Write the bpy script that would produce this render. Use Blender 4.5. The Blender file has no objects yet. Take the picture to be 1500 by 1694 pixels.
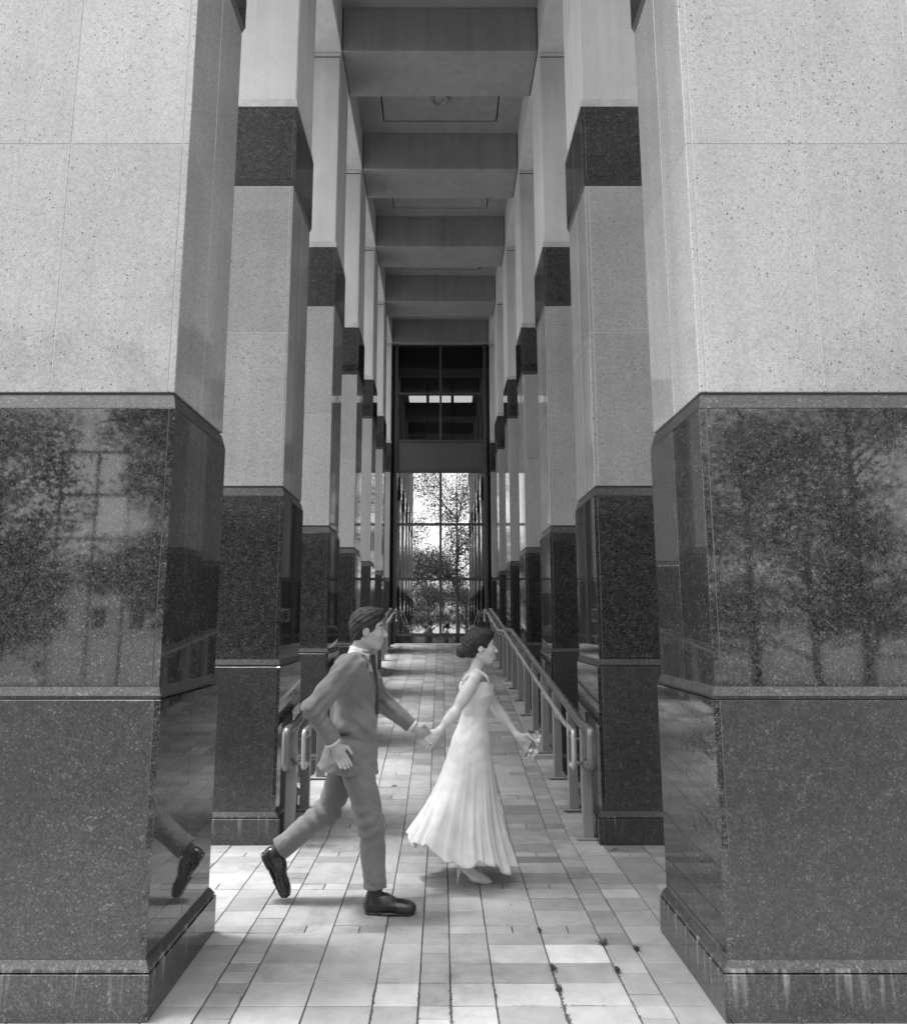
import bpy, math, random
import numpy as np
from mathutils import Vector, Matrix

R = math.radians
rnd = random.Random(7)
scene = bpy.context.scene
col = scene.collection

# ------------------------------------------------------------------ camera
cam_data = bpy.data.cameras.new('camera')
cam = bpy.data.objects.new('camera', cam_data)
col.objects.link(cam)
scene.camera = cam
PITCH = math.atan(183 / 1181)
cam.location = (0.02, 0.0, 1.65)
cam.rotation_euler = (math.pi / 2 + PITCH, 0, 0)
cam_data.sensor_fit = 'HORIZONTAL'
cam_data.sensor_width = 36
cam_data.lens = 1181 / 1500 * 36
cam_data.shift_x = 20 / 1500
cam_data.clip_start = 0.05
cam_data.clip_end = 1500

# ------------------------------------------------------------------ sky and sun (a black-and-white picture: the sky is turned to grey)
SUN_ELEV, SUN_AZ = R(74), R(-90)          # azimuth from +Y towards +X: a veiled sun, high on the left
world = bpy.data.worlds.new('World')
scene.world = world
world.use_nodes = True
wn = world.node_tree
wn.nodes.clear()
sky = wn.nodes.new('ShaderNodeTexSky')
sky.sky_type = 'NISHITA'
sky.sun_disc = False
sky.sun_elevation = SUN_ELEV
sky.sun_rotation = SUN_AZ
sky.air_density = 1.0
sky.dust_density = 2.5
bw = wn.nodes.new('ShaderNodeRGBToBW')
bg = wn.nodes.new('ShaderNodeBackground')
bg.inputs['Strength'].default_value = 0.15
wo = wn.nodes.new('ShaderNodeOutputWorld')
wn.links.new(sky.outputs[0], bw.inputs[0])
wn.links.new(bw.outputs[0], bg.inputs['Color'])
wn.links.new(bg.outputs[0], wo.inputs[0])

sun_data = bpy.data.lights.new('sun', 'SUN')
sun_data.energy = 0.85
sun_data.angle = R(10)
sun_data.color = (1, 1, 1)
sun = bpy.data.objects.new('sun', sun_data)
col.objects.link(sun)
sdir = Vector((math.sin(SUN_AZ) * math.cos(SUN_ELEV), math.cos(SUN_AZ) * math.cos(SUN_ELEV), math.sin(SUN_ELEV)))
sun.rotation_euler = sdir.to_track_quat('Z', 'Y').to_euler()
sun.location = (0, 0, 60)

vs = scene.view_settings
vs.view_transform = 'Standard'
vs.look = 'None'
vs.gamma = 1
vs.use_curve_mapping = False
vs.exposure = 2.3

# ------------------------------------------------------------------ helpers
class MB:
    """collects boxes, tubes and quads; build() links them as ONE mesh object"""
    def __init__(s):
        s.v = []; s.f = []; s.tone = []
    def add(s, vs_, fs_, tone=None):
        o = len(s.v)
        s.v += [tuple(p) for p in vs_]
        s.f += [tuple(i + o for i in q) for q in fs_]
        if tone is not None:
            s.tone += [tone] * len(fs_)
        return s
    def box(s, x0, x1, y0, y1, z0, z1):
        p = [(x0, y0, z0), (x1, y0, z0), (x1, y1, z0), (x0, y1, z0), (x0, y0, z1), (x1, y0, z1), (x1, y1, z1), (x0, y1, z1)]
        return s.add(p, [(0, 3, 2, 1), (4, 5, 6, 7), (0, 1, 5, 4), (1, 2, 6, 5), (2, 3, 7, 6), (3, 0, 4, 7)])
    def cbox(s, x0, x1, y0, y1, z0, z1, b=0.003):
        """a box with all twelve edges chamfered"""
        X, Y, Z = (x0, x1), (y0, y1), (z0, z1)
        c = lambda t, i: t[i] + (b if i == 0 else -b)
        idx, pts = {}, []
        for i in (0, 1):
            for j in (0, 1):
                for k in (0, 1):
                    for a in range(3):
                        idx[(i, j, k, a)] = len(pts)
                        pts.append((X[i] if a == 0 else c(X, i), Y[j] if a == 1 else c(Y, j), Z[k] if a == 2 else c(Z, k)))
        F = []
        g = lambda i, j, k, a: idx[(i, j, k, a)]
        for i in (0, 1):
            q = [g(i, 0, 0, 0), g(i, 1, 0, 0), g(i, 1, 1, 0), g(i, 0, 1, 0)]
            F.append(q if i else q[::-1])
            q = [g(0, i, 0, 1), g(0, i, 1, 1), g(1, i, 1, 1), g(1, i, 0, 1)]
            F.append(q if i else q[::-1])
            q = [g(0, 0, i, 2), g(1, 0, i, 2), g(1, 1, i, 2), g(0, 1, i, 2)]
            F.append(q if i else q[::-1])
        for i in (0, 1):
            for j in (0, 1):
                F.append([g(i, j, 0, 0), g(i, j, 1, 0), g(i, j, 1, 1), g(i, j, 0, 1)])
                F.append([g(i, 0, j, 0), g(i, 1, j, 0), g(i, 1, j, 2), g(i, 0, j, 2)])
                F.append([g(0, i, j, 1), g(1, i, j, 1), g(1, i, j, 2), g(0, i, j, 2)])
                for k in (0, 1):
                    F.append([g(i, j, k, 0), g(i, j, k, 1), g(i, j, k, 2)])
        return s.add(pts, F)
    def ring_prism(s, prof, hx, hy):
        """prof: list of (outset, z): a moulding that runs round a hx * hy rectangle, capped top and bottom"""
        pts, F = [], []
        for o, z in prof:
            pts += [(-hx - o, -hy - o, z), (hx + o, -hy - o, z), (hx + o, hy + o, z), (-hx - o, hy + o, z)]
        n = len(prof)
        for k in range(n - 1):
            for i in range(4):
                a, b = k * 4 + i, k * 4 + (i + 1) % 4
                F.append((a, b, b + 4, a + 4))
        F.append((3, 2, 1, 0)); t = (n - 1) * 4
        F.append((t, t + 1, t + 2, t + 3))
        return s.add(pts, F)
    def tube(s, path, r, n=10, caps=True):
        path = [Vector(p) for p in path]
        pts, F = [], []
        up0 = None
        for i, p in enumerate(path):
            d = (path[min(i + 1, len(path) - 1)] - path[max(i - 1, 0)]).normalized()
            if up0 is None:
                up0 = Vector((1, 0, 0)) if abs(d.x) < 0.9 else Vector((0, 0, 1))
            u = (up0 - d * up0.dot(d)).normalized(); up0 = u
            w = d.cross(u)
            rr = r[i] if isinstance(r, (list, tuple)) else r
            for k in range(n):
                a = 2 * math.pi * k / n
                pts.append(p + u * math.cos(a) * rr + w * math.sin(a) * rr)
        for i in range(len(path) - 1):
            for k in range(n):
                a, b = i * n + k, i * n + (k + 1) % n
                F.append((a, b, b + n, a + n))
        if caps:
            F.append(tuple(range(n))[::-1]); o = (len(path) - 1) * n
            F.append(tuple(range(o, o + n)))
        return s.add(pts, F)
    def lathe(s, prof, cx, cy, n=24):
        pts, F = [], []
        for r, z in prof:
            for k in range(n):
                a = 2 * math.pi * k / n
                pts.append((cx + r * math.cos(a), cy + r * math.sin(a), z))
        for i in range(len(prof) - 1):
            for k in range(n):
                a, b = i * n + k, i * n + (k + 1) % n
                F.append((a, b, b + n, a + n))
        return s.add(pts, F)
    def mesh(s, name, smooth=False, fix=True):
        me = bpy.data.meshes.new(name)
        me.from_pydata(s.v, [], s.f)
        if s.tone:
            at = me.attributes.new('tone', 'FLOAT', 'FACE')
            at.data.foreach_set('value', s.tone)
        if fix:
            import bmesh
            b = bmesh.new(); b.from_mesh(me)
            bmesh.ops.recalc_face_normals(b, faces=b.faces)
            b.to_mesh(me); b.free()
        if smooth:
            me.polygons.foreach_set('use_smooth', [True] * len(me.polygons))
        me.update()
        return me
    def build(s, name, m, parent=None, smooth=False, loc=(0, 0, 0), fix=True):
        return link(name, s.mesh(name, smooth, fix), m, parent, loc)

def link(name, me, m, parent=None, loc=(0, 0, 0)):
    if m is not None and not me.materials:
        me.materials.append(m)
    o = bpy.data.objects.new(name, me)
    col.objects.link(o)
    o.location = loc
    if parent is not None:
        o.parent = parent
    return o

def tag(o, label=None, cat=None, group=None, kind=None):
    if label: o['label'] = label
    if cat: o['category'] = cat
    if group: o['group'] = group
    if kind: o['kind'] = kind
    return o

def thing(name, label, cat, loc=(0, 0, 0), group=None):
    o = bpy.data.objects.new(name, None)
    col.objects.link(o)
    o.location = loc
    o.empty_display_size = 0.2
    return tag(o, label, cat, group)

def copy_tree(o, parent=None):
    c = o.copy(); col.objects.link(c); c.parent = parent
    for ch in list(o.children):
        copy_tree(ch, c)
    return c

# ------------------------------------------------------------------ materials
class NT:
    def __init__(s, name):
        s.m = bpy.data.materials.new(name); s.m.use_nodes = True
        s.t = s.m.node_tree; s.t.nodes.clear()
        s.out = s.n('ShaderNodeOutputMaterial')
        s.geo = s.n('ShaderNodeNewGeometry')
        s.pos = s.geo.outputs['Position']
    def n(s, typ, **kw):
        x = s.t.nodes.new(typ)
        for k, v in kw.items(): setattr(x, k, v)
        return x
    def L(s, a, b): s.t.links.new(a, b)
    def put(s, sock, v):
        if hasattr(v, 'links') or isinstance(v, bpy.types.NodeSocket): s.L(v, sock)
        else: sock.default_value = v
    def math(s, op, a, b=None, clamp=False):
        x = s.n('ShaderNodeMath', operation=op, use_clamp=clamp)
        s.put(x.inputs[0], a)
        if b is not None: s.put(x.inputs[1], b)
        return x.outputs[0]
    def noise(s, scale, detail=2.0, vec=None, rough=0.5, dist=0.0):
        x = s.n('ShaderNodeTexNoise'); x.inputs['Scale'].default_value = scale
        x.inputs['Detail'].default_value = detail; x.inputs['Roughness'].default_value = rough
        x.inputs['Distortion'].default_value = dist
        s.L(vec or s.pos, x.inputs['Vector']); return x.outputs['Fac']
    def vor(s, scale, out='Distance', vec=None, rand=1.0, feature='F1'):
        x = s.n('ShaderNodeTexVoronoi', feature=feature); x.inputs['Scale'].default_value = scale
        x.inputs['Randomness'].default_value = rand
        s.L(vec or s.pos, x.inputs['Vector']); return x.outputs[out]
    def scale_vec(s, v3, vec=None):
        x = s.n('ShaderNodeVectorMath', operation='MULTIPLY'); s.L(vec or s.pos, x.inputs[0])
        x.inputs[1].default_value = v3; return x.outputs[0]
    def rng(s, v, a, b, c=0.0, d=1.0, smooth=False):
        x = s.n('ShaderNodeMapRange'); x.clamp = True
        if smooth: x.interpolation_type = 'SMOOTHSTEP'
        s.put(x.inputs[0], v)
        for i, q in enumerate((a, b, c, d)): s.put(x.inputs[i + 1], q)
        return x.outputs[0]
    def mix(s, f, a, b):
        x = s.n('ShaderNodeMix', data_type='FLOAT'); s.put(x.inputs[0], f); s.put(x.inputs[2], a); s.put(x.inputs[3], b)
        return x.outputs[0]
    def grey(s, v):
        x = s.n('ShaderNodeCombineColor'); 
        for i in range(3): s.put(x.inputs[i], v)
        return x.outputs[0]
    def sep(s, v=None):
        x = s.n('ShaderNodeSeparateXYZ'); s.L(v or s.pos, x.inputs[0]); return x.outputs
    def bump(s, h, strength=0.3, dist=0.01):
        x = s.n('ShaderNodeBump'); x.inputs['Strength'].default_value = strength; x.inputs['Distance'].default_value = dist
        s.L(h, x.inputs['Height']); return x.outputs[0]
    def obj_rand(s): return s.n('ShaderNodeObjectInfo').outputs['Random']
    def bsdf(s, base, rough=0.5, metal=0.0, ior=1.5, normal=None, spec=0.5, sheen=0.0):
        p = s.n('ShaderNodeBsdfPrincipled')
        s.L(s.grey(base), p.inputs['Base Color'])
        s.put(p.inputs['Roughness'], rough); p.inputs['Metallic'].default_value = metal
        p.inputs['IOR'].default_value = ior; p.inputs['Specular IOR Level'].default_value = spec
        p.inputs['Sheen Weight'].default_value = sheen
        if normal is not None: s.L(normal, p.inputs['Normal'])
        s.L(p.outputs[0], s.out.inputs[0]); return s.m

def mat_plain(name, v, rough=0.5, metal=0.0, var=0.12, nscale=12.0, bump=0.0, sheen=0.0):
    t = NT(name)
    f = t.noise(nscale, 4)
    b = t.math('MULTIPLY', t.rng(f, 0.25, 0.75, 1 - var, 1 + var), v)
    nrm = t.bump(t.noise(nscale * 12, 2), bump, 0.004) if bump else None
    return t.bsdf(b, t.rng(t.noise(nscale * .6, 3), 0.3, 0.7, max(rough - .07, .02), rough + .07), metal, normal=nrm, sheen=sheen)

def mat_dark_granite(name='dark_granite', light=1.0, honed=0.0):
    t = NT(name)
    va = t.noise(95, 3, rough=0.75, dist=0.4)
    grain = t.sep(t.vor(135, 'Color'))[0]
    fine = t.noise(260, 3, rough=0.8)
    blot = t.noise(22, 4, rough=0.7)
    big = t.noise(1.3, 5, rough=0.6)
    g = t.math('ADD', t.math('MULTIPLY', t.rng(va, .28, .72), 0.5), t.math('ADD', t.math('MULTIPLY', grain, 0.27), t.math('MULTIPLY', t.rng(fine, .3, .7), 0.23)))
    base = t.math('POWER', g, 1.7)
    base = t.rng(base, 0.04, 0.75, 0.004, 0.088)
    fleck = t.rng(t.math('ADD', grain, t.math('MULTIPLY', blot, 0.4)), 1.10, 1.22, 0.0, 0.06)
    base = t.math('ADD', base, fleck)
    base = t.math('MULTIPLY', base, t.rng(blot, 0.3, 0.7, 0.72, 1.28))
    base = t.math('MULTIPLY', base, t.rng(big, 0.3, 0.7, 0.8, 1.2))
    base = t.math('MULTIPLY', base, t.rng(t.obj_rand(), 0, 1, 0.86 * light, 1.14 * light))
    # pale lime runs on the plinth, thin pale scratches higher up
    runs = t.rng(t.noise(1.0, 3, vec=t.scale_vec((30, 30, 1.6))), 0.54, 0.72, 0.0, 1.0)
    z = t.sep()[2]
    runs = t.math('MULTIPLY', runs, t.rng(z, 0.03, 0.19, 0.0, 0.22))
    runs = t.math('MULTIPLY', runs, t.rng(z, 0.2, 0.21, 1.0, 0.0))
    base = t.math('ADD', base, runs)
    scr = t.rng(t.noise(1.0, 2, vec=t.scale_vec((42, 42, 6))), 0.74, 0.78, 0.0, 0.05)
    base = t.math('ADD', base, scr)
    film = t.rng(t.noise(2.6, 5, rough=0.65), 0.3, 0.75, 0.015, 0.05)
    rough = t.math('ADD', film, t.math('MULTIPLY', fine, 0.015))
    if honed: rough = t.math('ADD', film, honed)
    return t.bsdf(base, rough, ior=1.7)

def mat_pale_granite(name='pale_granite'):
    t = NT(name)
    dens = t.rng(t.noise(3.2, 4, rough=0.6), 0.3, 0.7, -0.10, 0.12)
    def specks(scale, lo, rmax):
        c = t.sep(t.vor(scale, 'Color')); d = t.vor(scale, 'Distance')
        return t.math('GREATER_THAN', t.rng(t.math('ADD', c[0], dens), lo, 1.1, 0.0, rmax), d)
    s1 = specks(50, 0.62, 0.36); s2 = specks(100, 0.42, 0.48); s3 = specks(175, 0.32, 0.52)
    fine = t.noise(200, 3, rough=0.8)
    mid = t.noise(60, 3, rough=0.7)
    blot = t.noise(1.6, 5, rough=0.6)
    base = t.rng(fine, 0.28, 0.72, 0.28, 0.56)
    base = t.math('MULTIPLY', base, t.rng(mid, 0.3, 0.7, 0.82, 1.14))
    base = t.math('MULTIPLY', base, t.rng(blot, 0.3, 0.7, 0.90, 1.08))
    st = t.noise(1.0, 4, vec=t.scale_vec((7, 7, 0.35)))
    base = t.math('MULTIPLY', base, t.rng(st, 0.35, 0.7, 1.04, 0.92))
    base = t.math('MULTIPLY', base, t.rng(t.obj_rand(), 0, 1, 0.92, 1.07))
    base = t.mix(t.math('MULTIPLY', s3, 0.36), base, 0.18)
    base = t.mix(t.math('MULTIPLY', s2, 0.55), base, 0.15)
    base = t.mix(t.math('MULTIPLY', s1, 0.8), base, 0.09)
    rough = t.rng(t.noise(5, 3), 0.3, 0.7, 0.03, 0.07)
    return t.bsdf(base, rough, ior=1.65)

def mat_ledge(name, v):
    t = NT(name)
    f = t.noise(160, 3, rough=0.7); b2 = t.noise(7, 4)
    base = t.math('MULTIPLY', t.rng(f, 0.25, 0.75, 0.75 * v, 1.25 * v), t.rng(b2, 0.3, 0.7, 0.8, 1.15))
    return t.bsdf(base, 0.45, ior=1.5, normal=t.bump(f, 0.2, 0.002))

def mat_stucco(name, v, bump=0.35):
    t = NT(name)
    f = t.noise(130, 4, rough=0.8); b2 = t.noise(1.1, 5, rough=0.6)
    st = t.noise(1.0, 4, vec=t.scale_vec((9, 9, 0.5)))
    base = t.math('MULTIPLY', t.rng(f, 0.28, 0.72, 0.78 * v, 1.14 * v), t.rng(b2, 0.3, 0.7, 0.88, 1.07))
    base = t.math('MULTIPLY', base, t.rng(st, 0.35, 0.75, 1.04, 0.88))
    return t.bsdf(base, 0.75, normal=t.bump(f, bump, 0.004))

def mat_paver(name='concrete_paver'):
    t = NT(name)
    a = t.n('ShaderNodeAttribute', attribute_name='tone').outputs['Fac']
    f = t.noise(240, 3, rough=0.75); b2 = t.noise(7, 5, rough=0.65); big = t.noise(0.9, 4)
    base = t.math('MULTIPLY', a, t.rng(f, 0.25, 0.75, 0.78, 1.18))
    base = t.math('MULTIPLY', base, t.rng(b2, 0.28, 0.72, 0.80, 1.14))
    base = t.math('MULTIPLY', base, t.rng(big, 0.3, 0.7, 0.9, 1.08))
    stain = t.rng(t.noise(2.2, 5, rough=0.7, dist=0.6), 0.56, 0.72, 0.0, 0.38)
    base = t.math('MULTIPLY', base, t.math('SUBTRACT', 1.0, stain))
    scuff = t.rng(t.noise(1.0, 4, vec=t.scale_vec((5, 46, 5))), 0.66, 0.78, 0.0, 0.22)
    base = t.math('MULTIPLY', base, t.math('SUBTRACT', 1.0, scuff))
    pit = t.math('GREATER_THAN', t.rng(t.sep(t.vor(120, 'Color'))[0], 0.86, 1.0, 0, 0.35), t.vor(120))
    base = t.mix(t.math('MULTIPLY', pit, 0.4), base, 0.12)
    h = t.math('ADD', f, t.math('MULTIPLY', b2, 1.5))
    return t.bsdf(base, 0.62, normal=t.bump(h, 0.25, 0.003))

def mat_glass(name, refl, tint, wave=0.0, rough=0.0):
    t = NT(name)
    g = t.n('ShaderNodeBsdfGlossy'); g.inputs['Color'].default_value = (.95, .95, .95, 1); g.inputs['Roughness'].default_value = rough
    if wave:
        nrm = t.bump(t.noise(1.6, 2, vec=t.scale_vec((1.6, 1.6, .9))), wave, 0.02); t.L(nrm, g.inputs['Normal'])
    tr = t.n('ShaderNodeBsdfTransparent'); tr.inputs['Color'].default_value = (tint, tint, tint, 1)
    fr = t.n('ShaderNodeFresnel'); fr.inputs['IOR'].default_value = 1.5
    fac = t.math('ADD', t.math('MULTIPLY', fr.outputs[0], 1 - refl), refl, clamp=True)
    mx = t.n('ShaderNodeMixShader'); t.L(fac, mx.inputs[0]); t.L(tr.outputs[0], mx.inputs[1]); t.L(g.outputs[0], mx.inputs[2])
    t.L(mx.outputs[0], t.out.inputs[0]); return t.m

def mat_emit(name, v):
    t = NT(name)
    e = t.n('ShaderNodeEmission'); e.inputs['Strength'].default_value = v
    t.L(e.outputs[0], t.out.inputs[0]); return t.m

M = {
    'dark': mat_dark_granite(), 'honed': mat_dark_granite('honed_dark_granite', 1.05, 0.3), 'pale': mat_pale_granite(),
    'ledge': mat_dark_granite('granite_ledge', 1.35, 0.33), 'cap': mat_ledge('pale_ledge', 0.5), 'plinth_ledge': mat_dark_granite('plinth_ledge', 1.0, 0.33),
    'sealant': mat_plain('joint_sealant', 0.5, 0.7), 'dark_sealant_and_gap_shade': mat_plain('dark_joint_and_gap_shade', 0.06, 0.7), 'grey_sealant': mat_plain('grey_joint_sealant', 0.17, 0.7),
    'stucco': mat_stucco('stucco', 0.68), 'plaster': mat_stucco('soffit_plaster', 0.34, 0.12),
    'paver': mat_paver(), 'bed': mat_plain('joint_sand', 0.07, 0.9, nscale=40),
    'metal': mat_plain('grey_painted_metal', 0.27, 0.38, nscale=6), 'steel': mat_plain('brushed_steel', 0.5, 0.34, metal=0.55, nscale=5, var=.06), 'rail': mat_plain('satin_metal_rail', 0.20, 0.3, metal=0.5, nscale=5, var=.08),
    'frame': mat_plain('dark_bronze_frame', 0.075, 0.4), 'spandrel': mat_plain('spandrel_metal', 0.11, 0.5),
    'glass': mat_glass('reflective_glass', 0.42, 0.4, 0.02), 'dim_mirror_glass': mat_glass('dim_mirror_window_glass', 0.05, 0.5, 0.01),
    'black': mat_plain('dark_void', 0.02, 0.8), 'wall': mat_stucco('building_wall', 0.4), 'pale_wall': mat_stucco('pale_building_wall', 0.8), 'interior': mat_plain('interior_wall', 0.10, 0.8),
    'lamp': mat_emit('lamp_diffuser', 0.5), 'leaf': mat_plain('tree_leaves', 0.075, 0.55, nscale=3, var=0.35), 'bark': mat_plain('bark', 0.12, 0.9, nscale=20),
    'moss': mat_plain('weeds', 0.085, 0.8, nscale=60, var=.4), 'dry': mat_plain('dry_leaf', 0.08, 0.8),
}
# ------------------------------------------------------------------ ground, ramp and pavers
def zg(y):
    if y < 5.9: return 0.0
    if y < 11.6: return 0.12 * (y - 5.9)
    if y < 12.8: return 0.684
    if y < 16.4: return 0.684 + 0.12 * (y - 12.8)
    return 1.116

g = MB(); g.add([(-500, -500, -0.06), (500, -500, -0.06), (500, 500, -0.06), (-500, 500, -0.06)], [(0, 1, 2, 3)])
tg = NT('ground_paving')
tb = tg.rng(tg.noise(0.4, 5), 0.3, 0.7, 0.3, 0.42)
grid = tg.n('ShaderNodeTexBrick'); tg.L(tg.pos, grid.inputs['Vector']); grid.inputs['Scale'].default_value = 1.6
grid.inputs['Mortar Size'].default_value = 0.012
for k, c in (('Color1', 1.0), ('Color2', 0.82), ('Mortar', 0.4)): grid.inputs[k].default_value = (c, c, c, 1)
tb = tg.math('MULTIPLY', tb, tg.n('ShaderNodeRGBToBW').outputs[0])
tg.L(grid.outputs['Color'], [n for n in tg.t.nodes if n.type == 'RGBTOBW'][0].inputs[0])
tg.bsdf(tb, 0.7)
tag(g.build('ground', tg.m, fix=False), kind='structure')

rd = MB(); rd.add([(-400, -13.0, -0.054), (400, -13.0, -0.054), (400, -0.6, -0.054), (-400, -0.6, -0.054)], [(0, 1, 2, 3)])
tag(rd.build('road', mat_plain('asphalt', 0.05, 0.85, nscale=3, var=.25, bump=.3), fix=False), kind='structure')
tag(MB().cbox(-60, 60, -0.6, -0.4, -.06, .06, .01).build('kerb', mat_plain('kerb_stone', 0.3, .7)), kind='structure')
# the ramp: bed under the pavers, with side walls
ys = [0.0, 2.0, 5.9, 11.6, 12.8, 16.4, 17.84]
pav = MB()
for a, b in zip(ys[:-1], ys[1:]):
    w = 3.4 if b <= 5.9 else 1.245
    p = [(-w, a, -0.055), (w, a, -0.055), (w, b, -0.055), (-w, b, -0.055)]
    q = [(-w, a, zg(a) - 0.010), (w, a, zg(a) - 0.010), (w, b, zg(b) - 0.010), (-w, b, zg(b) - 0.010)]
    pav.add(p + q, [(0, 3, 2, 1), (4, 5, 6, 7), (0, 1, 5, 4), (1, 2, 6, 5), (2, 3, 7, 6), (3, 0, 4, 7)])
pavement = tag(pav.build('pavement', M['bed'], fix=False), kind='structure')

XS = [-3.3, -3.0, -2.7, -2.55, -2.35, -2.05, -1.79, -1.55, -1.235, -1.02, -0.865, -0.571, -0.28, -0.08, 0.062, 0.261, 0.552, 0.857, 1.01, 1.235, 1.52, 1.81, 2.02, 2.32, 2.62, 2.8, 3.3]
rows = []; y = 4.0
while y > 1.0:
    rows.append((y - 0.2, y, 0)); y -= 0.2
y = 4.0; seq = [(0.14, 0), (0.095, 1), (0.2, 0), (0.2, 0)]; k = 0
while y < 17.8:
    d, b = seq[k % 4]; rows.append((y, min(y + d, 17.82), b)); y += d; k += 1
rows.sort()
pieces = []
def tone():
    t_ = rnd.gauss(0.355, 0.036)
    if rnd.random() < 0.13: t_ *= 0.76
    if rnd.random() < 0.08: t_ *= 1.16
    return max(0.22, min(0.55, t_))
for (y0, y1, band) in rows:
    for x0, x1 in zip(XS[:-1], XS[1:]):
        if y1 > 5.72 and (x0 < -1.236 or x1 > 1.236): continue
        w = x1 - x0
        tt = tone()
        if abs(x0 - 0.552) < .01 and abs(y0 - 3.8) < .02: tt = 0.60
        if abs(x0 - 0.552) < .01 and 5.2 < y0 < 5.35: tt = 0.2
        if x0 > 1.23 and y0 > 4: tt *= 0.86
        if w < 0.17:                      # the narrow courses: pieces half as long, a bit darker
            n = 1 if band else 2
            for i in range(n):
                pieces.append((x0, x1, y0 + (y1 - y0) * i / n, y0 + (y1 - y0) * (i + 1) / n, tt * rnd.uniform(0.78, 1.02)))
        elif band and w > 0.25:
            xm = (x0 + x1) / 2
            pieces.append((x0, xm, y0, y1, tt)); pieces.append((xm, x1, y0, y1, tone()))
        else:
            pieces.append((x0, x1, y0, y1, tt))
def paver_into(mb, q):
    x0, x1, y0, y1, tt = q
    gx, gy = 0.0032, 0.0021
    h = rnd.uniform(-0.0014, 0.0014); tx, ty = rnd.uniform(-.0009, .0009), rnd.uniform(-.0009, .0009)
    a, b, c, d = x0 + gx + rnd.uniform(-.001, .001), x1 - gx + rnd.uniform(-.001, .001), y0 + gy, y1 - gy
    e = 0.0022
    bot = [(a, c, zg(c) - .03), (b, c, zg(c) - .03), (b, d, zg(d) - .03), (a, d, zg(d) - .03)]
    mid = [(a, c, zg(c) - e + h), (b, c, zg(c) - e + h), (b, d, zg(d) - e + h), (a, d, zg(d) - e + h)]
    top = [(a + e, c + e, zg(c) + h - tx - ty), (b - e, c + e, zg(c) + h + tx - ty), (b - e, d - e, zg(d) + h + tx + ty), (a + e, d - e, zg(d) + h - tx + ty)]
    F = [(8, 9, 10, 11)]
    for i in range(4):
        j = (i + 1) % 4
        F += [(i, j, j + 4, i + 4), (i + 4, j + 4, j + 8, i + 8)]
    mb.add(bot + mid + top, F, tt)
def seen(q):
    x0, x1, y0, y1, _ = q
    if y1 < 3.1: return 0
    xm, ym = (x0 + x1) / 2, (y0 + y1) / 2
    if abs(xm) > 1.26 and not (4.1 < ym < 5.72 and abs(xm) < 1.26 + (ym - 4.1) * .32): return 0
    return (x1 - x0) * (y1 - y0) * (1.65 - zg(ym)) / ym ** 3
pieces.sort(key=lambda q: -seen(q))
for q in pieces[:295]:
    mb = MB(); paver_into(mb, q); mb.build('paver', M['paver'], pavement, fix=False)
mb = MB()
for q in pieces[295:]: paver_into(mb, q)
tag(mb.build('paver', M['paver'], pavement, fix=False), kind='stuff')

# ------------------------------------------------------------------ granite columns
HX, HY = 0.62, 0.40
SX = 1.255 + HX                       # centre of a column
DY0, STEP = 3.31 + HY, 2.40
meshes = {}
def panel(name, x0, x1, y0, y1, z0, z1, m, root, b=0.003):
    key = (round(x1 - x0, 4), round(y1 - y0, 4), round(z1 - z0, 4), m, b)
    if key not in meshes:
        hx, hy, hz = (x1 - x0) / 2, (y1 - y0) / 2, (z1 - z0) / 2
        meshes[key] = MB().cbox(-hx, hx, -hy, hy, -hz, hz, b).mesh(name)
    return link(name, meshes[key], M[m], root, ((x0 + x1) / 2, (y0 + y1) / 2, (z0 + z1) / 2))
def course(root, out, z0, z1, m, nf, ns, name, mf=None, J=0.0036, T=0.03, qx=0.003):
    """one course of stone slabs round the column: nf slabs on front and back, ns on each side"""
    hx, hy = HX + out, HY + out
    fx0, fx1 = -hx + T + qx, hx - T - qx
    for s in (-1, 1):
        ya, yb = (-hy, -hy + T) if s < 0 else (hy - T, hy)
        for i in range(nf):
            a = fx0 + (fx1 - fx0) * i / nf + (J / 2 if i else 0); b = fx0 + (fx1 - fx0) * (i + 1) / nf - (J / 2 if i < nf - 1 else 0)
            panel(name, a, b, ya, yb, z0 + J / 2, z1 - J / 2, mf or m, root, 0.0012 if m == 'dark' else 0.003)
        xa, xb = (-hx, -hx + T) if s < 0 else (hx - T, hx)
        for i in range(ns):
            a = -hy + 2 * hy * i / ns + (J / 2 if i else 0); b = -hy + 2 * hy * (i + 1) / ns - (J / 2 if i < ns - 1 else 0)
            panel(name, xa, xb, a, b, z0 + J / 2, z1 - J / 2, m, root, 0.0012 if m == 'dark' else 0.003)
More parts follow.
